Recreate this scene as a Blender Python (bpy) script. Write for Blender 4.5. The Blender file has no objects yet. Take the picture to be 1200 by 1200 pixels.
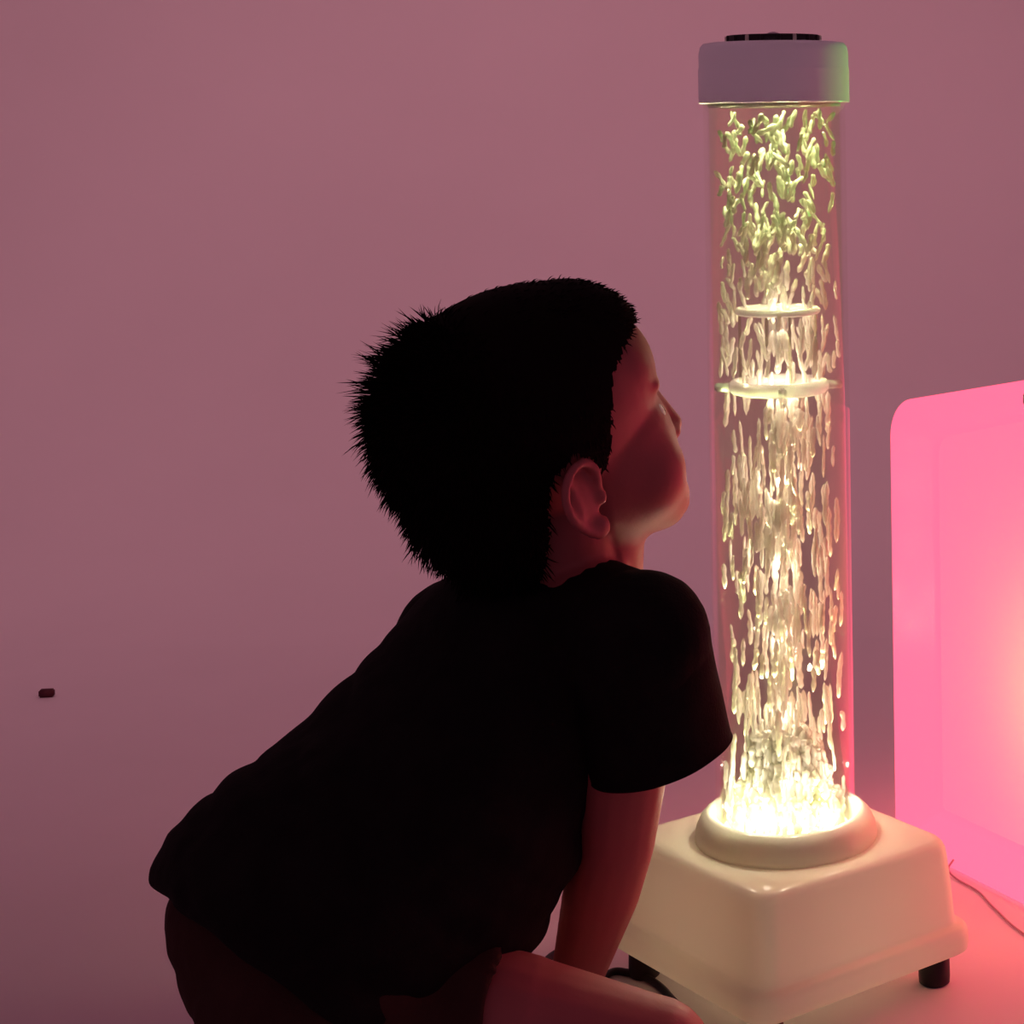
import bpy, bmesh, math, random
from mathutils import Vector, Matrix, noise

random.seed(7)
C = bpy.context.scene.collection
PI = math.pi

# ------------------------------------------------------------------ camera
F, PITCH, ROLL, CAMH, PX, PY = 2298.0, .0546, -.0132, .6773, 1040.0, 269.5
cam_d = bpy.data.cameras.new('camera')
cam = bpy.data.objects.new('camera', cam_d)
C.objects.link(cam)
cam_d.sensor_width = 36.0
cam_d.sensor_fit = 'HORIZONTAL'
cam_d.lens = F / 1200 * 36
cam_d.shift_x = (600 - PX) / 1200
cam_d.shift_y = (PY - 600) / 1200
cam_d.clip_start = .02
CAM_M = Matrix.Translation((0, 0, CAMH)) @ Matrix.Rotation(PI / 2 - PITCH, 4, 'X') @ Matrix.Rotation(ROLL, 4, 'Z')
cam.matrix_world = CAM_M
bpy.context.scene.camera = cam
CAM_R = CAM_M.to_3x3()


def at(px, py, depth):
    """world point seen at (px, py) of the 1200 frame, at y = depth"""
    d = CAM_R @ Vector(((px - PX) / F, (PY - py) / F, -1))
    return Vector((0, 0, CAMH)) + d * (depth / d.y)


# ------------------------------------------------------------------ world, lights, exposure
w = bpy.data.worlds.new('world')
bpy.context.scene.world = w
w.use_nodes = True
wb = w.node_tree.nodes['Background']
wb.inputs[0].default_value = (1.0, .40, .60, 1)
wb.inputs[1].default_value = .11

vs = bpy.context.scene.view_settings
vs.view_transform = 'Standard'
vs.look = 'None'
vs.exposure = 0
vs.gamma = 1


def area(name, loc, target, size, power, color, size_y=None, spread=PI):
    l = bpy.data.lights.new(name, 'AREA')
    l.shape = 'RECTANGLE' if size_y else 'DISK'
    l.size = size
    if size_y:
        l.size_y = size_y
    l.energy = power
    l.color = color
    l.spread = spread
    o = bpy.data.objects.new(name, l)
    C.objects.link(o)
    o.location = loc
    o.rotation_euler = (Vector(target) - Vector(loc)).to_track_quat('-Z', 'Y').to_euler()
    return o


area('wall_fill_light', (-.7, 1.75, 2.2), (-.8, 3.7, .75), 3.2, 9.4, (1.0, .41, .49), .5, math.radians(125))  # unseen light added overhead to brighten the backdrop
area('floor_fill_light', (-1.0, 2.5, 2.6), (-.9, 2.55, 0), 1.8, .7, (1.0, .44, .52), .6)  # second added overhead light, lifts the tone of the floor


sp = bpy.data.lights.new('green_toy_light', 'SPOT')
sp.energy = 9
sp.color = (.05, 1.0, .12)
sp.spot_size = math.radians(24)
sp.spot_blend = .5
sp.shadow_soft_size = .01
so_ = bpy.data.objects.new('green_toy_light', sp)
C.objects.link(so_)
so_.location = (.45, 1.85, .57)
so_.rotation_euler = (Vector((-.03, 1.53, .69)) - so_.location).to_track_quat('-Z', 'Y').to_euler()


# ------------------------------------------------------------------ materials
def mat(name, color, rough=.6, spec=.5, **kw):
    m = bpy.data.materials.new(name)
    m.use_nodes = True
    b = m.node_tree.nodes['Principled BSDF']
    b.inputs['Base Color'].default_value = (*color, 1)
    b.inputs['Roughness'].default_value = rough
    b.inputs['Specular IOR Level'].default_value = spec
    for k, v in kw.items():
        b.inputs[k.replace('_', ' ')].default_value = v
    return m


def vary(m, c1, c2, scale, detail=3, bump=0, bscale=None):
    """procedural colour variation (and bump) in object coordinates"""
    nt = m.node_tree
    b = nt.nodes['Principled BSDF']
    tc = nt.nodes.new('ShaderNodeTexCoord')
    n = nt.nodes.new('ShaderNodeTexNoise')
    n.inputs['Scale'].default_value = scale
    n.inputs['Detail'].default_value = detail
    r = nt.nodes.new('ShaderNodeValToRGB')
    r.color_ramp.elements[0].color = (*c1, 1)
    r.color_ramp.elements[1].color = (*c2, 1)
    r.color_ramp.elements[0].position = .35
    r.color_ramp.elements[1].position = .65
    nt.links.new(tc.outputs['Object'], n.inputs['Vector'])
    nt.links.new(n.outputs['Fac'], r.inputs['Fac'])
    nt.links.new(r.outputs['Color'], b.inputs['Base Color'])
    if bump:
        n2 = nt.nodes.new('ShaderNodeTexNoise')
        n2.inputs['Scale'].default_value = bscale or scale
        nt.links.new(tc.outputs['Object'], n2.inputs['Vector'])
        bp = nt.nodes.new('ShaderNodeBump')
        bp.inputs['Strength'].default_value = bump
        bp.inputs['Distance'].default_value = .002
        nt.links.new(n2.outputs['Fac'], bp.inputs['Height'])
        nt.links.new(bp.outputs['Normal'], b.inputs['Normal'])
    return m


def clear(name, tint, ior=1.4, edge=.6, gloss=1.0):
    """thin clear wall: fresnel mix of a straight-through and a mirror layer"""
    m = bpy.data.materials.new(name)
    m.use_nodes = True
    nt = m.node_tree
    nt.nodes.clear()
    o = nt.nodes.new('ShaderNodeOutputMaterial')
    mx = nt.nodes.new('ShaderNodeMixShader')
    t = nt.nodes.new('ShaderNodeBsdfTransparent')
    t.inputs[0].default_value = (*tint, 1)
    g = nt.nodes.new('ShaderNodeBsdfGlossy')
    g.inputs['Color'].default_value = (gloss, gloss, gloss, 1)
    g.inputs['Roughness'].default_value = .02
    f = nt.nodes.new('ShaderNodeLayerWeight')
    f.inputs['Blend'].default_value = .5
    pw = nt.nodes.new('ShaderNodeMath')
    pw.operation = 'POWER'
    pw.inputs[1].default_value = 5.0
    ma = nt.nodes.new('ShaderNodeMath')
    ma.operation = 'MULTIPLY_ADD'
    f0 = ((ior - 1) / (ior + 1)) ** 2
    ma.inputs[1].default_value = edge * (1 - f0)
    ma.inputs[2].default_value = f0
    nt.links.new(f.outputs['Facing'], pw.inputs[0])
    nt.links.new(pw.outputs[0], ma.inputs[0])
    nt.links.new(ma.outputs[0], mx.inputs[0])
    nt.links.new(t.outputs[0], mx.inputs[1])
    nt.links.new(g.outputs[0], mx.inputs[2])
    nt.links.new(mx.outputs[0], o.inputs['Surface'])
    return m


def glowing(name, color, strength, base=(.9, .9, .9)):
    m = mat(name, base, .5)
    b = m.node_tree.nodes['Principled BSDF']
    b.inputs['Emission Color'].default_value = (*color, 1)
    b.inputs['Emission Strength'].default_value = strength
    return m


def translucent(name, color, thru=.5, gloss=.06):
    m = bpy.data.materials.new(name)
    m.use_nodes = True
    nt = m.node_tree
    nt.nodes.clear()
    o = nt.nodes.new('ShaderNodeOutputMaterial')
    d = nt.nodes.new('ShaderNodeBsdfDiffuse')
    d.inputs[0].default_value = (*color, 1)
    t = nt.nodes.new('ShaderNodeBsdfTranslucent')
    t.inputs[0].default_value = (*color, 1)
    mx = nt.nodes.new('ShaderNodeMixShader')
    mx.inputs[0].default_value = thru
    nt.links.new(d.outputs[0], mx.inputs[1])
    nt.links.new(t.outputs[0], mx.inputs[2])
    g = nt.nodes.new('ShaderNodeBsdfGlossy')
    g.inputs['Roughness'].default_value = .2
    m2 = nt.nodes.new('ShaderNodeMixShader')
    m2.inputs[0].default_value = gloss
    nt.links.new(mx.outputs[0], m2.inputs[1])
    nt.links.new(g.outputs[0], m2.inputs[2])
    nt.links.new(m2.outputs[0], o.inputs['Surface'])
    return m


M_WALL = vary(mat('studio_paint', (.8, .8, .8), .75, .2), (.78, .76, .77), (.83, .81, .82), 1.3, 4)
M_FLOOR = vary(mat('studio_floor', (.8, .8, .8), .65, .25), (.76, .74, .75), (.83, .81, .82), 1.3, 4)
M_PLASTIC = None
M_CAP = None
M_BLACK = mat('black_rubber', (.012, .010, .010), .5, .4)
M_ACRYL = clear('clear_acrylic', (.985, .985, .965), 1.36, .5)
M_WATER = clear('tube_water', (.955, 1.0, .89), 1.04, .1)
M_BUB = translucent('bubble_film', (.95, .935, .87), .58)
M_PLASTIC = translucent('cream_plastic', (.85, .85, .70), .12, .06)
M_CAP = translucent('grey_white_plastic', (.80, .74, .79), .08, .05)
M_RING = translucent('white_ring_plastic', (.95, .92, .93), .4)
M_LED = glowing('led_lens', (1.0, .72, .80), 1.25)
M_PANEL = None
M_SKIN = vary(mat('skin', (.44, .135, .135), .5, .3), (.42, .125, .125), (.46, .145, .145), 14, 3, .08, 220)
M_HAIR = mat('dark_hair', (.007, .004, .004), .8, .05)
M_SHIRT = vary(mat('black_cotton', (.012, .011, .011), .95, .08), (.010, .009, .009), (.014, .012, .012), 40, 3, .3, 500)
M_SHORTS = vary(mat('brown_shorts', (.055, .024, .021), .9, .1), (.05, .021, .019), (.06, .027, .023), 30, 3, .3, 400)
M_EYE = mat('eye_white', (.8, .78, .76), .15, .5)
M_IRIS = mat('eye_iris', (.04, .02, .015), .15, .5)
M_LIP = mat('lip', (.5, .18, .16), .4, .4)
M_BLOCK = mat('dark_red_block', (.09, .02, .03), .6, .3)
M_CORD = mat('black_cord', (.01, .008, .008), .5, .3)


# ------------------------------------------------------------------ mesh helpers
def obj(name, bm, m, parent=None, smooth=True):
    me = bpy.data.meshes.new(name)
    bmesh.ops.recalc_face_normals(bm, faces=bm.faces)
    bm.to_mesh(me)
    bm.free()
    me.materials.append(m)
    if smooth:
        for p in me.polygons:
            p.use_smooth = True
    o = bpy.data.objects.new(name, me)
    C.objects.link(o)
    if parent:
        o.parent = parent
        o.matrix_parent_inverse = parent.matrix_basis.inverted()
    return o


def tag(o, label=None, cat=None, group=None, kind=None):
    for k, v in (('label', label), ('category', cat), ('group', group), ('kind', kind)):
        if v:
            o[k] = v
    return o


def empty(name, loc):
    o = bpy.data.objects.new(name, None)
    C.objects.link(o)
    o.location = loc
    o.empty_display_size = .05
    return o


def add_rings(bm, rings, cap0=True, cap1=True, close=False):
    """rings: list of equal-length point lists"""
    vs_ = [[bm.verts.new(p) for p in r] for r in rings]
    n = len(vs_[0])
    pairs = list(zip(vs_, vs_[1:])) + ([(vs_[-1], vs_[0])] if close else [])
    for a, b in pairs:
        for i in range(n):
            j = (i + 1) % n
            try:
                bm.faces.new((a[i], a[j], b[j], b[i]))
            except ValueError:
                pass
    if not close:
        if cap0:
            bm.faces.new(vs_[0][::-1])
        if cap1:
            bm.faces.new(vs_[-1])
    return bm


def lathe(bm, prof, seg=64, center=(0, 0, 0), axis=(0, 0, 1), close=False, cap0=True, cap1=True):
    c = Vector(center)
    q = Vector((0, 0, 1)).rotation_difference(Vector(axis).normalized())
    rings = []
    for r, z in prof:
        rings.append([c + q @ Vector((r * math.cos(2 * PI * i / seg), r * math.sin(2 * PI * i / seg), z)) for i in range(seg)])
    return add_rings(bm, rings, cap0, cap1, close)


def blob(bm, c, r, rot=None, seg=24):
    m = Matrix.Translation(Vector(c)) @ (rot.to_4x4() if rot else Matrix()) @ Matrix.Diagonal((*r, 1))
    bmesh.ops.create_uvsphere(bm, u_segments=seg, v_segments=seg // 2 + 2, radius=1, matrix=m)
    return bm


def limb(bm, p0, p1, r0, r1, seg=20, n=6):
    p0, p1 = Vector(p0), Vector(p1)
    ax = p1 - p0
    L = ax.length
    prof = [(r0 * math.sin(PI / 2 * i / n) if i else r0 * .02, -r0 * math.cos(PI / 2 * i / n)) for i in range(n + 1)]
    prof += [(r1 * math.cos(PI / 2 * i / n) if i < n else r1 * .02, L + r1 * math.sin(PI / 2 * i / n)) for i in range(n + 1)]
    return lathe(bm, prof, seg, p0, ax)


def chain(bm, pts, seg=16):
    """pts: list of (point, radius)"""
    for (a, ra), (b, rb) in zip(pts, pts[1:]):
        limb(bm, a, b, ra, rb, seg)
    return bm


def smooth_path(pts, n=8):
    """Catmull-Rom through the points"""
    P = [Vector(p) for p in pts]
    P = [2 * P[0] - P[1]] + P + [2 * P[-1] - P[-2]]
    out = []
    for i in range(1, len(P) - 2):
        a, b, c, d = P[i - 1:i + 3]
        for k in range(n):
            t = k / n
            out.append(.5 * ((2 * b) + (c - a) * t + (2 * a - 5 * b + 4 * c - d) * t * t + (3 * b - a - 3 * c + d) * t ** 3))
    out.append(P[-2])
    return out


def tube(bm, path, r, seg=10):
    rings = []
    up = Vector((0, 0, 1))
    for i, p in enumerate(path):
        d = (path[min(i + 1, len(path) - 1)] - path[max(i - 1, 0)]).normalized()
        s = d.cross(up)
        if s.length < .05:
            s = d.cross(Vector((1, 0, 0)))
        s.normalize()
        u = s.cross(d)
        rr = r[i] if isinstance(r, list) else r
        rings.append([p + (s * math.cos(2 * PI * k / seg) + u * math.sin(2 * PI * k / seg)) * rr for k in range(seg)])
    return add_rings(bm, rings)


def rsquare(h, r, n=8):
    """rounded square outline, half size h, corner radius r"""
    pts = []
    for k in range(4):
        a0 = k * PI / 2
        cx = (h - r) * (1 if k in (0, 3) else -1)
        cy = (h - r) * (1 if k in (0, 1) else -1)
        for i in range(n + 1):
            a = a0 + PI / 2 * i / n
            pts.append((cx + r * math.cos(a), cy + r * math.sin(a)))
    return pts


def remesh(bm, voxel, smooth_it=4, fac=.5):
    """union of overlapping closed shapes -> one continuous skin"""
    me = bpy.data.meshes.new('work')
    bmesh.ops.recalc_face_normals(bm, faces=bm.faces)
    bm.to_mesh(me)
    bm.free()
    o = bpy.data.objects.new('work', me)
    C.objects.link(o)
    md = o.modifiers.new('r', 'REMESH')
    md.mode = 'VOXEL'
    md.voxel_size = voxel
    sm = o.modifiers.new('s', 'SMOOTH')
    sm.factor = fac
    sm.iterations = smooth_it
    dg = bpy.context.evaluated_depsgraph_get()
    dg.update()
    out = bpy.data.meshes.new_from_object(o.evaluated_get(dg))
    bpy.data.objects.remove(o)
    bpy.data.meshes.remove(me)
    b2 = bmesh.new()
    b2.from_mesh(out)
    bpy.data.meshes.remove(out)
    return b2


# ------------------------------------------------------------------ the setting
bm = bmesh.new()
x0, x1 = -6.0, 4.0
prof = [(-.9, 0), (2.55, 0)]
yc, R = 2.55, 1.15
rows = [[(-.9, 0), (.5, 0), (1.5, 0), (2.55, 0)], []]
g = [Vector((x, y, 0)) for y in (-.9, .5, 1.5, yc) for x in (x0, x1)]
v = [bm.verts.new(p) for p in g]
for i in range(0, 6, 2):
    bm.faces.new((v[i], v[i + 1], v[i + 3], v[i + 2]))
fl = obj('floor', bm, M_FLOOR)
tag(fl, 'pale matt studio floor', 'floor', kind='structure')
bm = bmesh.new()
pr = [(yc + R * math.sin(PI / 2 * i / 24), R - R * math.cos(PI / 2 * i / 24)) for i in range(25)] + [(yc + R, 3.2)]
rows = [[bm.verts.new((x0 + (x1 - x0) * k / 8, y, z)) for k in range(9)] for y, z in pr]
for a, b in zip(rows, rows[1:]):
    for k in range(8):
        bm.faces.new((a[k], a[k + 1], b[k + 1], b[k]))
wl = obj('wall_back', bm, M_WALL)
tag(wl, 'pale studio backdrop wall curving into the floor', 'wall', kind='structure')

# ------------------------------------------------------------------ bubble tube lamp
TX, TY = -.0864, 1.5215
BASE_ROT = -PI / 2 - .0852 - PI / 4
T = empty('bubble_tube_lamp', (TX, TY, 0))
tag(T, 'tall clear bubble tube lamp with white cap on a cream square base', 'lamp')
RZ = Matrix.Rotation(BASE_ROT, 3, 'Z')


def P3(x, y, z):
    return Vector((TX, TY, 0)) + RZ @ Vector((x, y, z))


# base housing: lofted rounded squares
prof = [(.100, .016, .027), (.1035, .018, .0272), (.1065, .020, .0295), (.1075, .021, .034), (.1073, .021, .042), (.1060, .020, .0465), (.1035, .019, .0488), (.1005, .018, .0495), (.0992, .017, .0510),
        (.0985, .017, .055), (.0968, .017, .080), (.0945, .016, .102), (.0936, .016, .1085), (.0922, .0165, .1125), (.0898, .017, .1152), (.0865, .017, .1162), (.081, .017, .1164)]
bm = bmesh.new()
add_rings(bm, [[P3(x, y, z) for x, y in rsquare(h, r)] for h, r, z in prof])
obj('base_housing', bm, M_PLASTIC, T)
bm = bmesh.new()
lathe(bm, [(.0560, .112), (.0715, .112), (.0718, .119), (.0705, .126), (.0675, .1325), (.063, .137), (.0595, .1385), (.0562, .1370)], 96, (TX, TY, 0), close=True)
obj('tube_collar', bm, M_PLASTIC, T)
for sx in (-1, 1):
    for sy in (-1, 1):
        p = P3(sx * .082, sy * .082, 0)
        bm = bmesh.new()
        lathe(bm, [(.0105, .0), (.0122, .0015), (.0125, .006), (.0120, .0290)], 32, p)
        obj('foot', bm, M_BLACK, T)
# tube wall, water
bm = bmesh.new()
lathe(bm, [(.0550, .120), (.0550, .700), (.0518, .700), (.0518, .120)], 128, (TX, TY, 0), close=True)
tube_o = obj('clear_tube', bm, M_ACRYL, T)
bm = bmesh.new()
lathe(bm, [(.0505, .1255), (.0505, .6900)], 96, (TX, TY, 0))
wo = obj('water', bm, M_WATER, T)
for p in wo.data.polygons:
    p.use_smooth = len(p.vertices) == 4
for p in tube_o.data.polygons:
    p.use_smooth = abs(p.normal.z) < .5
# cap
bm = bmesh.new()
lathe(bm, [(.0556, .6935), (.0580, .6935), (.05825, .6940), (.0583, .6946), (.0583, .6954), (.0583, .7185), (.0583, .7195), (.0578, .7215), (.0578, .7315), (.0567, .7368), (.0545, .7395), (.050, .7402), (.038, .7404)], 96, (TX, TY, 0))
cap = obj('cap', bm, M_CAP, T)
bm = bmesh.new()
lathe(bm, [(.0512, .6905), (.0514, .6912), (.0514, .6934)], 64, (TX, TY, 0))
obj('light_stop', bm, mat('grey_stop', (.45, .42, .42), .6, .3), T)  # added disc that keeps the tube's light out of the cap
# lid fitting on the cap
bm = bmesh.new()
lathe(bm, [(.0355, .7403), (.0360, .7412), (.0360, .7450), (.0352, .7458), (.0310, .7458), (.0304, .7450), (.0304, .7403)], 72, (TX, TY, 0), close=True)
lid = obj('lid_ring', bm, M_BLACK, T)
for k in range(18):
    a = 2 * PI * k / 18
    bm = bmesh.new()
    c_ = Vector((TX + .0358 * math.cos(a), TY + .0358 * math.sin(a), .7430))
    lathe(bm, [(.0011, -.0026), (.0016, -.0018), (.0016, .0018), (.0011, .0026)], 12, c_)
    obj('ring_stud', bm, M_PLASTIC if k % 3 == 0 else M_BLACK, lid)
bm = bmesh.new()
blob(bm, (TX, TY, .7405), (.009, .009, .0082))
obj('lid_button', bm, M_CAP, T)
# led plate at the foot of the tube
bm = bmesh.new()
lathe(bm, [(.0500, .1215), (.0500, .1235), (.046, .1248), (.020, .1265), (.004, .1270)], 64, (TX, TY, 0))
obj('led_plate', bm, M_LED, T)


def torus(bm, c, R_, r_, seg=72, n=12, sq=1.0):
    pr_ = [(R_ + r_ * math.cos(2 * PI * i / n), r_ * sq * math.sin(2 * PI * i / n)) for i in range(n)]
    return lathe(bm, pr_, seg, c, close=True)


# ring float inside the tube
bm = bmesh.new()
torus(bm, (TX, TY, .5325), .0308, .0025, sq=1.1)
fl1 = obj('upper_ring', bm, M_RING, T)
bm = bmesh.new()
torus(bm, (TX, TY, .4735), .0350, .0042, sq=1.25)
fl2 = obj('lower_ring', bm, M_RING, T)
for a in (PI + .12, .12, PI / 2 + .12, -PI / 2 + .12):
    d = Vector((math.cos(a), math.sin(a), 0))
    bm = bmesh.new()
    m_ = Matrix.Translation(Vector((TX, TY, .4735)) + d * .0435) @ Matrix.Rotation(a, 4, 'Z') @ Matrix.Diagonal((.013, .006, .0065, 1))
    bmesh.ops.create_cube(bm, size=1, matrix=m_)
    bmesh.ops.bevel(bm, geom=bm.edges[:], offset=.0012, segments=2, affect='EDGES')
    obj('ring_tab', bm, M_RING, fl2)
M_POST = clear('clear_post', (.88, .90, .80), 1.2, .4)
for k in range(4):
    a = .35 + k * PI / 2
    bm = bmesh.new()
    lathe(bm, [(.0012, .4765), (.0012, .5325)], 10, (TX + .0308 * math.cos(a), TY + .0308 * math.sin(a), 0))
    obj('ring_post', bm, M_POST, T)
# power cord and jack
jk = P3(-.1, 0, 0)
bm = bmesh.new()
path = smooth_path([at(792, 1176, 1.47), at(776, 1160, 1.50), at(757, 1149, 1.52), at(735, 1150, 1.53), at(716, 1160, 1.53), at(690, 1176, 1.50), at(655, 1172, 1.50), at(640, 1148, 1.55), at(668, 1134, 1.58), at(705, 1132, 1.59), at(728, 1131, 1.60), at(748, 1136, 1.60)], 8)
for p in path:
    p.z = max(.0032, min(p.z, .012))
tube(bm, path, .0030)
obj('power_cord', bm, M_CORD, T)

# LEDs in the foot of the tube shining up the water, then added fills
L = area('led_core_light', (TX, TY, .129), (TX, TY, 1), .030, 22, (1.0, .66, .80), spread=math.radians(13))
L.parent = T
L.matrix_parent_inverse = T.matrix_basis.inverted()
L = area('led_wide_light', (TX, TY, .130), (TX, TY, 1), .085, 8, (.94, 1.0, .44), spread=math.radians(10))
L.parent = T
L.matrix_parent_inverse = T.matrix_basis.inverted()
GLOW = [(0, 0, z, e, (1.0, .79, .66)) for z, e in ((.18, .16), (.215, .26), (.27, .24), (.33, .21), (.40, .17), (.47, .10), (.53, .06))]  # fill points added up the axis to light the bubble sides
for k in range(6):  # two rings of added fill points that brighten the froth
    a = 2 * PI * k / 6 + .26
    GLOW.append((.0485 * math.cos(a), .0485 * math.sin(a), .143, .050, (1.0, .80, .72)))
    GLOW.append((.0485 * math.cos(a + .5), .0485 * math.sin(a + .5), .172, .060, (1.0, .83, .70)))
for x, y, z, e, c_ in GLOW:
    l = bpy.data.lights.new('tube_fill', 'POINT')
    l.energy = e
    l.color = c_
    l.shadow_soft_size = .012 if x == 0 else .002
    o = bpy.data.objects.new('tube_fill', l)
    C.objects.link(o)
    o.location = (TX + x, TY + y, z)
    o.parent = T
    o.matrix_parent_inverse = T.matrix_basis.inverted()
l = bpy.data.lights.new('base_fill', 'POINT')  # fill light added inside the housing so its sides look brighter
l.energy = .30
l.color = (1.0, .70, .60)
l.shadow_soft_size = .03
o = bpy.data.objects.new('base_fill', l)
C.objects.link(o)
o.location = (TX, TY, .065)
o.parent = T
o.matrix_parent_inverse = T.matrix_basis.inverted()
l = bpy.data.lights.new('cap_fill', 'POINT')  # fill light added inside the cap to lift its tone
l.energy = .068
l.color = (1.0, .66, .76)
l.shadow_soft_size = .02
o = bpy.data.objects.new('cap_fill', l)
C.objects.link(o)
o.location = (TX, TY, .716)
o.parent = T
o.matrix_parent_inverse = T.matrix_basis.inverted()
L = area('cap_down_fill', (TX, TY, .688), (TX, TY, 0), .08, .14, (.96, 1.0, .50), spread=math.radians(15))  # added downward fill for the upper bubbles, no fixture here
L.parent = T
L.matrix_parent_inverse = T.matrix_basis.inverted()

# ------------------------------------------------------------------ bubbles
rb = random.Random(21)


def bubble_mesh(bm, p, d, L, r):
    """a bubble drawn out by its rise: rounded, slightly wavy and uneven"""
    d = d.normalized()
    s = d.cross(Vector((.3, 1, .1))).normalized()
    u = s.cross(d)
    n, seg = 13, 8
    ph, ph2 = rb.uniform(0, 6), rb.uniform(0, 6)
    rings = []
    for i in range(n):
        t = i / (n - 1)
        e = abs(2 * t - 1)
        prof_ = max(.08, (1 - e ** 6) ** .5) * (1 + .2 * math.sin(L * 700 * t + ph))
        off = s * (.0004 * math.sin(5 * t + ph2)) + u * (.0004 * math.cos(4 * t + ph))
        c_ = p + d * ((t - .5) * L) + off
        rings.append([c_ + (s * math.cos(2 * PI * k / seg) + u * math.sin(2 * PI * k / seg)) * r * prof_ for k in range(seg)])
    return add_rings(bm, rings)


spec = []
N_B = 900
for i in range(N_B):
    z = .15 + .535 * rb.random() ** .86
    core = rb.random() < (.5 if z < .46 else .22)
    rr = abs(rb.gauss(0, .012)) if core else .0475 * math.sqrt(rb.uniform(.22, 1))
    rr = min(rr, .0475)
    a = rb.uniform(0, 2 * PI)
    p = Vector((TX + rr * math.cos(a), TY + rr * math.sin(a), z))
    top = max(0, min(1, (z - .46) / .15))
    L = rb.uniform(.016, .038) * (1 - .45 * top)
    r = rb.uniform(.0012, .0022) * (1.2 if core else 1)
    k = .05 + .33 * top
    d = Vector((rb.gauss(0, k), rb.gauss(0, k), 1))
    if rb.random() < .07 * top:
        d.z = .3
    h = Vector((p.x - TX, p.y - TY, 0)) + Vector((d.x, d.y, 0)).normalized() * 0
    # keep the whole bubble inside the wall
    for q in (p + d.normalized() * L / 2, p - d.normalized() * L / 2):
        e = Vector((q.x - TX, q.y - TY, 0))
        if e.length > .0475:
            p = p - e.normalized() * (e.length - .0475)
    if p.z + L / 2 > .690:
        p.z = .690 - L / 2
    if p.y < TY + .005 and rb.random() < .8 and min(abs(p.z - .5325), abs(p.z - .4735)) < .008 + L / 2:
        continue
    spec.append((p, d, L, r))
spec.sort(key=lambda s: s[0].y)
for i, (p, d, L, r) in enumerate(spec[:300]):
    bm = bmesh.new()
    bubble_mesh(bm, Vector((0, 0, 0)), d, L, r)
    o = obj('bubble', bm, M_BUB)
    o.location = p
    tag(o, 'small pale yellow-green bubble rising in the clear tube lamp', 'bubble', 'bubbles rising in the tube')
bm = bmesh.new()
for p, d, L, r in spec[300:]:
    bubble_mesh(bm, p, d, L, r)
# the froth over the LEDs, too dense to count
for i in range(900):
    h = rb.random() ** 1.5
    z = .130 + .070 * h
    lim = .0475 * (1 - .5 * h)
    rr = lim * math.sqrt(rb.random())
    a = rb.uniform(0, 2 * PI)
    p = Vector((TX + rr * math.cos(a), TY + rr * math.sin(a), z))
    bubble_mesh(bm, p, Vector((rb.gauss(0, .1), rb.gauss(0, .1), 1)), rb.uniform(.007, .02), rb.uniform(.002, .0036))
fo = obj('bubble_froth', bm, M_BUB, T)
tag(fo, 'glowing pink-white froth of bubbles in the foot of the clear tube', kind='stuff')

# ------------------------------------------------------------------ pink light panel
A = at(1050, 1004, 1.81)
A.z = 0
Bd = Vector((.107, -.153, 0)).normalized()
Bn = Vector((Bd.y, -Bd.x, 0))          # away from the face side
if Bn.y < 0:
    Bn = -Bn
LEN, TH, R0 = .42, .15, .04
H0, SL = .418, .205
bm = bmesh.new()


def outline(inset, n=8):
    """panel outline in (s, z) shrunk by inset; slanted top, rounded corners"""
    cs = [(inset, .004 + inset), (LEN - inset, .004 + inset), (LEN - inset, H0 + SL * LEN - inset * 1.02), (inset, H0 - inset * 1.02)]
    rads = [max(.012 - inset * .3, .004), max(.012 - inset * .3, .004), max(R0 - inset * .6, .006), max(R0 - inset * .6, .006)]
    out = []
    for i in range(4):
        p = Vector(cs[i])
        a = (Vector(cs[i - 1]) - p).normalized()
        b = (Vector(cs[(i + 1) % 4]) - p).normalized()
        ang = math.acos(max(-1, min(1, a.dot(b))))
        r = rads[i]
        t = r / math.tan(ang / 2)
        cc = p + (a + b).normalized() * (r / math.sin(ang / 2))
        s0, s1 = p + a * t - cc, p + b * t - cc
        a0 = math.atan2(s0.y, s0.x)
        a1 = math.atan2(s1.y, s1.x)
        dlt = (a1 - a0 + PI) % (2 * PI) - PI
        for k in range(n + 1):
            q = a0 + dlt * k / n
            out.append((cc.x + r * math.cos(q), cc.y + r * math.sin(q)))
    return out


rings = []
RB = .032
for i in range(9):
    q = PI / 2 * i / 8
    rings.append([A + Bd * s + Vector((0, 0, z)) + Bn * (RB - RB * math.sin(q)) for s, z in outline(RB - RB * math.cos(PI / 2 - q))])
for i in range(9):
    q = PI / 2 * (1 - i / 8)
    rings.append([A + Bd * s + Vector((0, 0, z)) + Bn * (TH - RB + RB * math.sin(q)) for s, z in outline(RB - RB * math.cos(PI / 2 - q))])
add_rings(bm, rings)
M_PANEL = translucent('opal_plastic', (.85, .45, .45), .92, .02)
nt = M_PANEL.node_tree
em = nt.nodes.new('ShaderNodeEmission')
em.inputs[0].default_value = (1.0, .115, .225, 1)
em.inputs[1].default_value = 1.05
ad = nt.nodes.new('ShaderNodeAddShader')
out_n = [n for n in nt.nodes if n.type == 'OUTPUT_MATERIAL'][0]
src = out_n.inputs['Surface'].links[0].from_socket
nt.links.new(src, ad.inputs[0])
nt.links.new(em.outputs[0], ad.inputs[1])
nt.links.new(ad.outputs[0], out_n.inputs['Surface'])
PNL = obj('light_panel', bm, M_PANEL)
for p in PNL.data.polygons:
    p.use_smooth = len(p.vertices) == 4
tag(PNL, 'glowing pink upright light panel with rounded corner at right edge', 'light panel')
lp = A + Bd * .25 + Bn * (TH * .85) + Vector((0, 0, .18))
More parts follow.
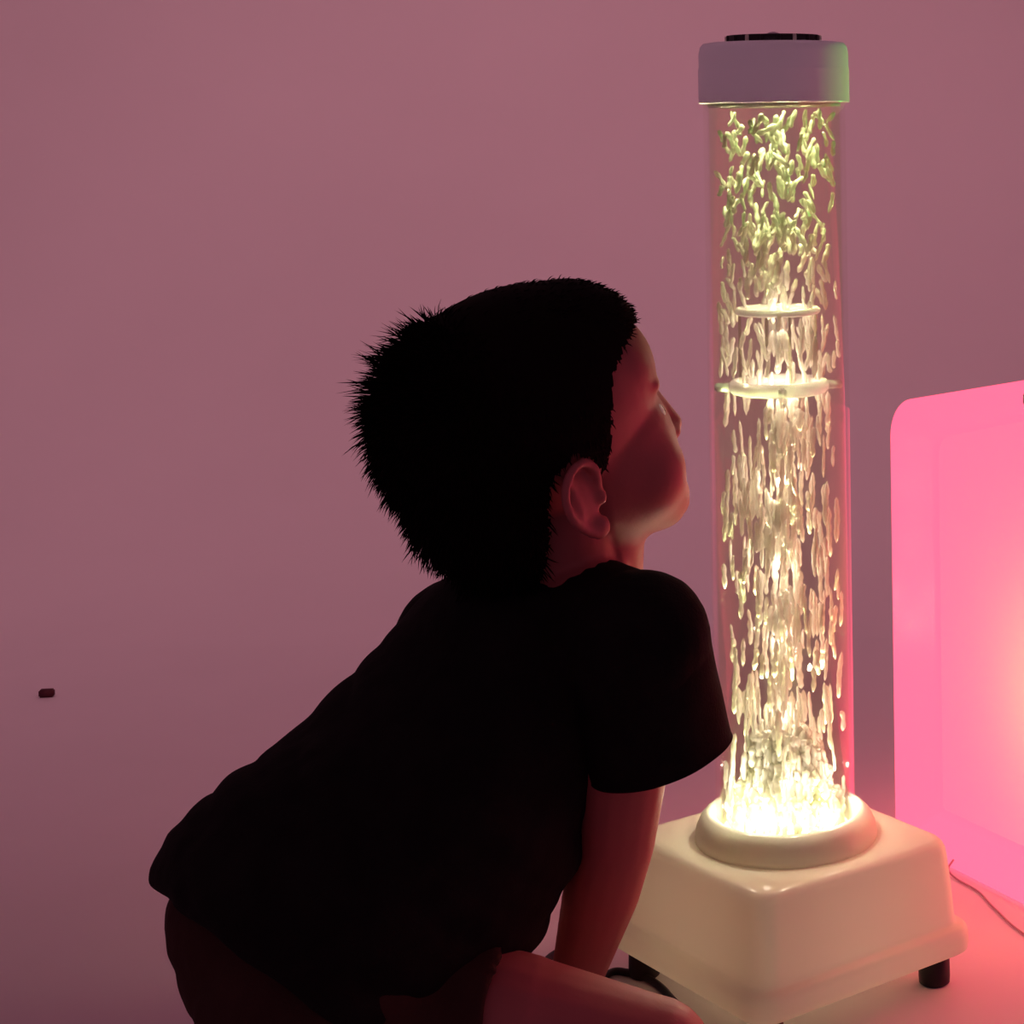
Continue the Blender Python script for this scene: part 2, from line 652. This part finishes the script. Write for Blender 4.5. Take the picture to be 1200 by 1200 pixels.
L = area('panel_led', lp, lp - Bn, .16, .5, (.5, 1.0, .12))
L.parent = PNL
bm = bmesh.new()
sh_ = []
for k in range(5):
    q_ = .004 * (1 - k / 4)
    sh_.append([A + Bd * (.231 + x * 1.0) - Bn * (.0035 * math.sin(PI / 2 * (1 - k / 4)) - .001) + Vector((0, 0, H0 + SL * (.231 + x) - .016 + z)) for x, z in [(a_ * (.034 - .003 * (1 - k / 4)) * 1.0, b_ * (.007 - .002 * (1 - k / 4))) for a_, b_ in ((-1, -.6), (-.94, -1), (.94, -1), (1, -.6), (1, .6), (.94, 1), (-.94, 1), (-1, .6))]])
add_rings(bm, sh_[::-1])
obj('handle', bm, mat('grey_handle', (.45, .38, .38), .5), PNL, smooth=False)
bm = bmesh.new()
path = smooth_path([A + Bd * s_ - Bn * k_ + Vector((0, 0, z_)) for s_, k_, z_ in ((.085, -.004, .010), (.088, .004, .004), (.105, .008, .0016), (.14, .010, .0014), (.18, .022, .0014), (.24, .035, .0014), (.33, .03, .0014))], 6)
tube(bm, path, .0009)
obj('power_lead', bm, mat('pale_lead', (.5, .3, .34), .5), PNL)

# small block on the floor at left
bp = at(55, 818, 2.33)
bm = bmesh.new()
bmesh.ops.create_cube(bm, size=1, matrix=Matrix.Translation((bp.x, bp.y, .0046)) @ Matrix.Rotation(.12, 4, 'Z') @ Matrix.Diagonal((.017, .010, .009, 1)))
bmesh.ops.bevel(bm, geom=bm.edges[:], offset=.0015, segments=3, affect='EDGES')
tag(obj('floor_block', bm, M_BLOCK), 'tiny dark red block lying on the bare floor at left', 'block')

# ------------------------------------------------------------------ the boy
BOY = empty('person', (at(400, 1200, 1.27).x, 1.27, 0))
tag(BOY, 'person with short dark hair in black t-shirt kneeling, head tilted back towards the bubble tube', 'person')

# head frame
yaw, pit, rol, HS = .567, .327, .076, .01053
f_ = Vector((math.cos(pit) * math.cos(yaw), math.cos(pit) * math.sin(yaw), math.sin(pit)))
r_ = Vector((math.sin(yaw), -math.cos(yaw), 0))
u_ = r_.cross(f_)
r2 = r_ * math.cos(rol) - u_ * math.sin(rol)
u2 = u_ * math.cos(rol) + r_ * math.sin(rol)
HC = Vector((-.235, 1.36, .462))
HR = Matrix((r2, f_, u2)).transposed()          # columns right, forward, up


def H(x, y, z):
    return HC + HR @ (Vector((x, y, z)) * HS)


def hblob(bm, c, r, rot=None, seg=24):
    blob(bm, H(*c), [k * HS for k in r], HR @ rot if rot else HR, seg)


def hlimb(bm, a, b, ra, rb_, seg=14):
    limb(bm, H(*a), H(*b), ra * HS, rb_ * HS, seg)


# joints
NECK = at(642, 700, 1.375)
SH_R = at(750, 755, 1.30)
SH_L = at(535, 752, 1.44)
HIP = at(350, 1095, 1.275)
lat = Vector((.643, -.766, 0))
HIP_R = at(420, 1208, 1.25)
HIP_L = at(405, 1105, 1.33)
KN_R = at(760, 1248, 1.255)
KN_L = at(556, 1150, 1.45)
AN_R = at(360, 1335, 1.225)
AN_L = at(310, 1235, 1.36)
EL_R = at(722, 985, 1.345)
WR_R = at(674, 1152, 1.40)
EL_L = at(545, 935, 1.50)
WR_L = at(556, 1100, 1.475)


def spine(t):
    """hip (0) to neck base (1), rounded back"""
    p = HIP.lerp(NECK, t)
    s = (NECK - HIP).normalized()
    n = s.cross(lat)
    if n.x < 0:
        n = -n
    return p - n * (.004 * math.sin(PI * t)), s, n


def torso(bm, prof, seg=32):
    rings = []
    for row in prof:
        t, wd, fr, bk = row[:4]
        lift = row[4] if len(row) > 4 else 0
        drop = row[5] if len(row) > 5 else 0
        c_, s, n = spine(t)
        ring = []
        for k in range(seg):
            a = 2 * PI * k / seg
            ca, sa = math.cos(a), math.sin(a)
            dp = fr if sa > 0 else bk
            ring.append(c_ + s * (lift * max(0, sa) ** 1.3 - drop * max(0, ca)) + lat * (wd * (abs(ca) ** .85) * (1 if ca > 0 else -1)) + n * (dp * (abs(sa) ** .85) * (1 if sa > 0 else -1)))
        rings.append(ring)
    return add_rings(bm, rings)


def hand(bm, wrist, d, palm_n, side, size=1.0, curl=.35):
    """palm and five separate bent fingers; d = finger direction, palm_n = palm normal (facing down)"""
    d = d.normalized()
    palm_n = (palm_n - d * palm_n.dot(d)).normalized()
    sd = d.cross(palm_n).normalized() * side
    pl = .042 * size
    for k in (-1.2, -.4, .4, 1.2):
        limb(bm, wrist + sd * (k * .0045 * size), wrist + d * pl + sd * (k * .0098 * size), .0105 * size, .0085 * size, 12)
    lens = (.036, .041, .038, .030)
    for k, Lf in zip((1.25, .42, -.42, -1.25), lens):
        p = wrist + d * (pl * .92) + sd * (k * .0105 * size)
        dd = (d + sd * (k * .14)).normalized()
        r = .0068 * size
        for j, fr in enumerate((.45, .32, .25)):
            q = p + dd * (Lf * size * fr)
            limb(bm, p, q, r, r * .92, 10)
            p, r = q, r * .92
            dd = (dd + palm_n * curl).normalized()
    p = wrist + d * (pl * .25) + sd * (.014 * size)
    dd = (d * .75 + sd * .75 + palm_n * .15).normalized()
    r = .0082 * size
    for Lf in (.020, .017, .013):
        q = p + dd * (Lf * size)
        limb(bm, p, q, r, r * .9, 10)
        p, r = q, r * .9
        dd = (dd + d * .25).normalized()
    return bm


# ---- body: one continuous skin
bm = bmesh.new()
# cranium, face
hblob(bm, (0, -1.0, 2.6), (7.0, 8.8, 7.6), seg=40)
hblob(bm, (0, 2.4, -2.4), (6.0, 5.5, 6.4), seg=32)
hblob(bm, (0, 3.3, 3.2), (5.7, 4.6, 4.8), seg=32)
hblob(bm, (0, 2.8, -5.3), (4.9, 4.9, 3.6), seg=28)
hblob(bm, (0, 6.2, -7.7), (1.9, 1.7, 1.6))
for s in (-1, 1):
    hblob(bm, (s * 2.9, 3.9, -3.9), (3.3, 3.2, 3.5))
    hblob(bm, (s * 2.2, 6.1, 1.7), (2.2, 1.0, .9))
    hblob(bm, (s * .85, 7.8, -3.1), (.62, .7, .55))
    # eyelids round the eyeball
    hblob(bm, (s * 2.75, 5.5, -.45), (1.35, 1.2, 1.05))
    hblob(bm, (s * 1.5, 5.0, -6.4), (2.7, 2.3, 2.6))
    hlimb(bm, (s * 1.6, 6.45, -.1), (s * 3.9, 5.8, -.1), .35, .3)
hblob(bm, (0, 6.3, -5.3), (2.6, 1.7, 2.0))
hlimb(bm, (-1.5, 7.35, -5.0), (0, 8.0, -4.75), .32, .5)
hlimb(bm, (1.5, 7.35, -5.0), (0, 8.0, -4.75), .32, .5)
hlimb(bm, (-1.3, 7.25, -5.35), (0, 7.75, -5.75), .35, .55)
hlimb(bm, (1.3, 7.25, -5.35), (0, 7.75, -5.75), .35, .55)
hlimb(bm, (0, 7.0, .6), (0, 8.1, -2.4), .75, .8)
hblob(bm, (0, 8.2, -2.75), (.95, .85, .8))
# ears
for s in (-1, 1):
    rim = [(6.55, .55, -2.0), (6.95, .6, -.8), (7.25, .1, .25), (7.7, -.9, .5), (8.1, -1.9, -.1), (8.2, -2.35, -1.3), (7.9, -2.1, -2.7), (7.4, -1.4, -3.8), (7.05, -.6, -4.6), (6.75, .05, -4.7), (6.55, .3, -4.1)]
    rp = smooth_path([Vector((s * x, y - 1.1, z - .1)) for x, y, z in rim], 4)
    for a, b in zip(rp, rp[1:]):
        hlimb(bm, a, b, .36, .36, 10)
    hblob(bm, (s * 6.85, -2.0, -2.2), (.42, 1.5, 2.2), Matrix.Rotation(s * .42, 3, 'Z'))
    hblob(bm, (s * 6.85, -1.4, -4.4), (.42, .7, .75))
    hlimb(bm, (s * 7.3, -2.7, -.3), (s * 7.45, -2.45, -2.9), .32, .28, 10)
    hblob(bm, (s * 6.6, -.5, -2.6), (.4, .4, .6))
# neck
limb(bm, H(0, -1.6, -4.5), NECK + Vector((.004, .004, -.005)), .047, .052, 28)
limb(bm, H(0, 1.2, -6.0), NECK + Vector((.022, .014, -.02)), .036, .042, 24)
# torso
torso(bm, [(-.22, .040, .036, .028), (-.12, .072, .060, .050), (0, .088, .080, .073), (.2, .092, .088, .074), (.45, .086, .088, .054), (.7, .080, .072, .046), (.9, .074, .056, .048), (1.02, .046, .040, .042)])
limb(bm, SH_L, NECK, .042, .045)
limb(bm, SH_R, NECK, .040, .045)
# arms
chain(bm, [(SH_R, .040), (SH_R.lerp(EL_R, .45), .031), (EL_R, .0275), (EL_R.lerp(WR_R, .35), .0275), (WR_R, .0185)])
chain(bm, [(SH_L, .038), (SH_L.lerp(EL_L, .5), .030), (EL_L, .0265), (EL_L.lerp(WR_L, .35), .0255), (WR_L, .0175)])
hd = Vector((.32, .62, -.50))
hand(bm, WR_R + (WR_R - EL_R).normalized() * .006, hd, Vector((.1, .1, -1)), -1, .96)
hand(bm, WR_L, Vector((.25, .8, -.62)), Vector((-.3, 0, -1)), 1, .96)
# legs, folded under
for hp, kn, an in ((HIP_R, KN_R, AN_R), (HIP_L, KN_L, AN_L)):
    an.z = .034
    kn.z = max(kn.z, .046)
    chain(bm, [(hp, .060), (hp.lerp(kn, .5), .061), (kn, .044)], 24)
    k2 = Vector((kn.x, kn.y, .040))
    chain(bm, [(k2, .040), (k2.lerp(an, .45), .040), (an, .023)], 20)
    back = (an - k2).normalized()
    hl = an + back * .008 + Vector((0, 0, .010))
    blob(bm, hl, (.021, .021, .021))
    toe = an + back * .075 + Vector((0, 0, -.016))
    limb(bm, an + Vector((0, 0, -.004)), an + back * .055 + Vector((0, 0, -.016)), .021, .015)
    sd = Vector((back.y, -back.x, 0))
    for j in range(5):
        limb(bm, an + back * .052 + sd * ((j - 2) * .0085) + Vector((0, 0, -.019)), an + back * (.072 - abs(j - 1) * .003) + sd * ((j - 2) * .0092) + Vector((0, 0, -.024)), .0085, .0062 if j else .008, 10)
blob(bm, HIP + Vector((.030, -.02, -.03)), (.078, .078, .074))
bm = remesh(bm, .0024, 7, .5)
HRi = HR.inverted()
sel = []
for v_ in bm.verts:
    l = HRi @ (v_.co - HC) / HS
    if 1.3 < abs(l.x) and .4 < l.y < 7.0 and -9.5 < l.z < -.9 and not (abs(l.x) > 6.2 and l.y < .9):
        sel.append(v_)
for k in range(45):
    bmesh.ops.smooth_vert(bm, verts=sel, factor=.5, use_axis_x=True, use_axis_y=True, use_axis_z=True)
body = obj('body', bm, M_SKIN, BOY)
for s in (-1, 1):
    bm = bmesh.new()
    hblob(bm, (s * 2.75, 5.75, -.6), (1.12, 1.12, 1.12))
    e = obj('eye', bm, M_EYE, BOY)
    bm = bmesh.new()
    hblob(bm, (s * 2.78, 6.58, -.58), (.55, .32, .55))
    obj('iris', bm, M_IRIS, e)

# ---- shorts
bm = bmesh.new()
torso(bm, [(-.22, .046, .046, .035), (-.12, .080, .068, .058), (-.02, .094, .080, .080), (.1, .098, .086, .085), (.16, .096, .084, .080)])
blob(bm, HIP + Vector((.030, -.020, -.030)), (.088, .088, .082))
blob(bm, at(306, 1074, 1.27), (.060, .064, .056))
blob(bm, at(328, 1122, 1.27), (.066, .064, .060))
blob(bm, HIP_R, (.070, .070, .070))
blob(bm, HIP_R.lerp(HIP, .5), (.077, .077, .077))
for hp, kn in ((HIP_R, KN_R), (HIP_L, KN_L)):
    ax = kn - hp
    Lx = ax.length * .45
    lathe(bm, [(.040, -.045), (.058, -.026), (.068, 0), (.068, Lx * .6), (.067, Lx * .9), (.067, Lx), (.0625, Lx), (.061, Lx * .75), (.02, Lx * .7)], 32, hp, ax)
bm = remesh(bm, .003, 3, .5)
for v_ in bm.verts:
    n_ = noise.noise(v_.co * 26) * .0028 + noise.noise(v_.co * 60) * .001
    v_.co += v_.normal * n_
shorts = obj('shorts', bm, M_SHORTS, BOY)

# ---- t-shirt
bm = bmesh.new()
torso(bm, [(-.09, .118, .104, .087, .115, .0), (-.06, .121, .110, .093, .11, .0), (.03, .120, .120, .099, .08, .02), (.15, .115, .136, .092, .045, .01), (.3, .108, .139, .076, .015), (.5, .102, .131, .060), (.72, .096, .098, .056), (.88, .086, .070, .058), (.98, .066, .052, .052), (1.03, .052, .044, .046)], 40)
limb(bm, SH_L, NECK + Vector((0, 0, -.008)), .047, .048, 24)
limb(bm, SH_R, NECK + Vector((0, 0, -.008)), .046, .048, 24)
blob(bm, SH_R, (.050, .050, .050))
bm = remesh(bm, .0027, 5, .5)
for v_ in bm.verts:
    p = v_.co
    q = Vector((p.x * 14 + p.z * 10, p.y * 14, p.z * 22 - p.x * 12))
    dd_ = p - HIP
    ax_ = (NECK - HIP).normalized()
    la = dd_.dot(ax_)
    fold = noise.noise(Vector((la * 30 + dd_.dot(lat) * 6, dd_.dot(lat) * 9, 4.2)))
    v_.co += v_.normal * (noise.noise(q) * .003 + max(0, abs(fold) - .06) * .008 * max(0, min(1, (.225 - la) / .08)) + noise.noise(p * 55) * .0008)
shirt = obj('t_shirt', bm, M_SHIRT, BOY)


def sleeve(sh, hem, kx, ky, r0, r1):
    ax = hem - sh
    L_ = ax.length
    axn = ax.normalized()
    pr = [(.006, -r0 * .86), (r0 * .45, -r0 * .80), (r0 * .80, -r0 * .52), (r0 * .96, -r0 * .2)]
    pr += [(r0 + (r1 - r0) * t ** 1.3, L_ * t) for t in (.05, .15, .28, .42, .56, .7, .82, .92, .975)]
    pr += [(r1 + .0004, L_ * .995), (r1 - .0008, L_ * 1.0), (r1 - .0028, L_ * .997), (r1 - .004, L_ * .9), (r1 - .005, L_ * .75), (r1 * .3, L_ * .62)]
    b2 = bmesh.new()
    lathe(b2, pr, 72, sh, ax)
    for v_ in b2.verts:
        h_ = (v_.co - sh).dot(axn)
        t = max(0, min(1, h_ / L_))
        o_ = v_.co - sh - axn * h_
        v_.co += axn * (t * (kx * o_.x + ky * o_.y))
        q = Vector((v_.co.x * 26, v_.co.y * 26, v_.co.z * 20))
        if o_.length > 1e-5:
            v_.co += o_.normalized() * (noise.noise(q) * .0022 * (.3 + t))
    return obj('sleeve', b2, M_SHIRT, shirt)


sleeve(SH_R, at(773, 888, 1.325), -.16, .2, .0475, .0505)
sleeve(SH_L, SH_L.lerp(EL_L, .55), 0, 0, .047, .044)
bm = bmesh.new()
nd = (H(0, -1.0, -5) - NECK).normalized()
torus(bm, (0, 0, 0), .0545, .0045)
q_ = Vector((0, 0, 1)).rotation_difference(nd)
for v_ in bm.verts:
    v_.co = NECK + nd * .012 + q_ @ v_.co
obj('collar', bm, M_SHIRT, shirt)

# ---- hair
bm = bmesh.new()
hblob(bm, (0, -1.65, 2.7), (7.6, 9.85, 8.1), seg=48)
hblob(bm, (0, 2.1, 3.9), (6.3, 6.0, 6.1), seg=32)
hblob(bm, (0, -4.8, -1.8), (6.3, 6.0, 5.8), seg=32)
hblob(bm, (0, -5.0, -4.8), (5.0, 4.2, 4.2), seg=28)
bm = remesh(bm, .0032, 5, .5)
HRi = HR.inverted()
LINE = [(-20, -9.5), (-6.0, -9.0), (-4.6, -6.0), (-3.8, -2.0), (-3.2, .2), (-1.6, .9), (-.4, -.3), (.0, -1.9), (.6, -1.0), (1.4, 1.6), (2.8, 4.4), (4.6, 5.5), (6.2, 5.9), (7.2, 6.2), (20, 6.4)]


def hairline(y):
    for (a, za), (b, zb) in zip(LINE, LINE[1:]):
        if a <= y <= b:
            return za + (zb - za) * (y - a) / (b - a)
    return 0


kill = []
for v_ in bm.verts:
    l = HRi @ (v_.co - HC) / HS
    if l.z < hairline(l.y) + .35 * noise.noise(l * 1.5):
        kill.append(v_)
bmesh.ops.delete(bm, geom=kill, context='VERTS')
bm.normal_update()
rh = random.Random(5)
roots = []
for f in bm.faces:
    roots.append((f.calc_center_median(), f.normal.copy()))
rh.shuffle(roots)
hair = obj('hair', bm, M_HAIR, BOY)


def strands(items):
    bm = bmesh.new()
    for p, n in items:
        l = HRi @ (p - HC) / HS
        ln = HRi @ n
        backness = max(0, min(1, (-l.y - 2.0) / 5.0))
        crown = max(0, 1 - ((l.y + 7.2) ** 2 + (l.z - 6.8) ** 2 + l.x ** 2 * .5) / 24)
        # combed forward on top, down and out at the back, spiky at the crown
        comb = Vector((0, .9, -.25)) * (1 - backness) + Vector((0, -.35, -.75)) * backness
        lift = .18 + .62 * backness + .6 * crown
        if l.z < -2:
            lift *= .45
        side_ = max(0, min(1, (abs(l.x) - 4.2) / 1.8)) * (1 - backness)
        comb = comb * (1 - side_) + Vector((0, -.15, -.95)) * side_
        d = comb.normalized() + ln * lift * 1.5 + Vector((rh.gauss(0, .22), rh.gauss(0, .22), rh.gauss(0, .22))) + Vector((0, -.2, 1.1)) * crown
        cl = noise.noise(l * 1.1) * .6
        d += Vector((cl * .5, cl * .3, cl * .5)) * (backness + crown)
        d = (HR @ d).normalized()
        tuft = .55 + 1.0 * max(0, noise.noise(l * .85 + Vector((3.1, 7.7, 1.3))) + .25)
        L = (.006 + (.0085 * backness + .014 * crown) * tuft) * rh.uniform(.5, 1.35)
        r = rh.uniform(.00035, .0007)
        s = d.cross(Vector((.31, .2, .9))).normalized()
        u = s.cross(d)
        b = p - n * .001
        tip = b + d * L + n * (-.15 * L)
        vs_ = [bm.verts.new(b + (s * math.cos(k * 2.094) + u * math.sin(k * 2.094)) * r) for k in range(3)]
        md = b + d * (L * .55)
        ms = [bm.verts.new(md + (s * math.cos(k * 2.094) + u * math.sin(k * 2.094)) * r * .8) for k in range(3)]
        t_ = bm.verts.new(tip)
        for k in range(3):
            j = (k + 1) % 3
            bm.faces.new((vs_[k], vs_[j], ms[j], ms[k]))
            bm.faces.new((ms[k], ms[j], t_))
    return bm


so = obj('hair_strands', strands(roots[:9000] if len(roots) > 9000 else roots), M_HAIR, hair)
so['kind'] = 'stuff'
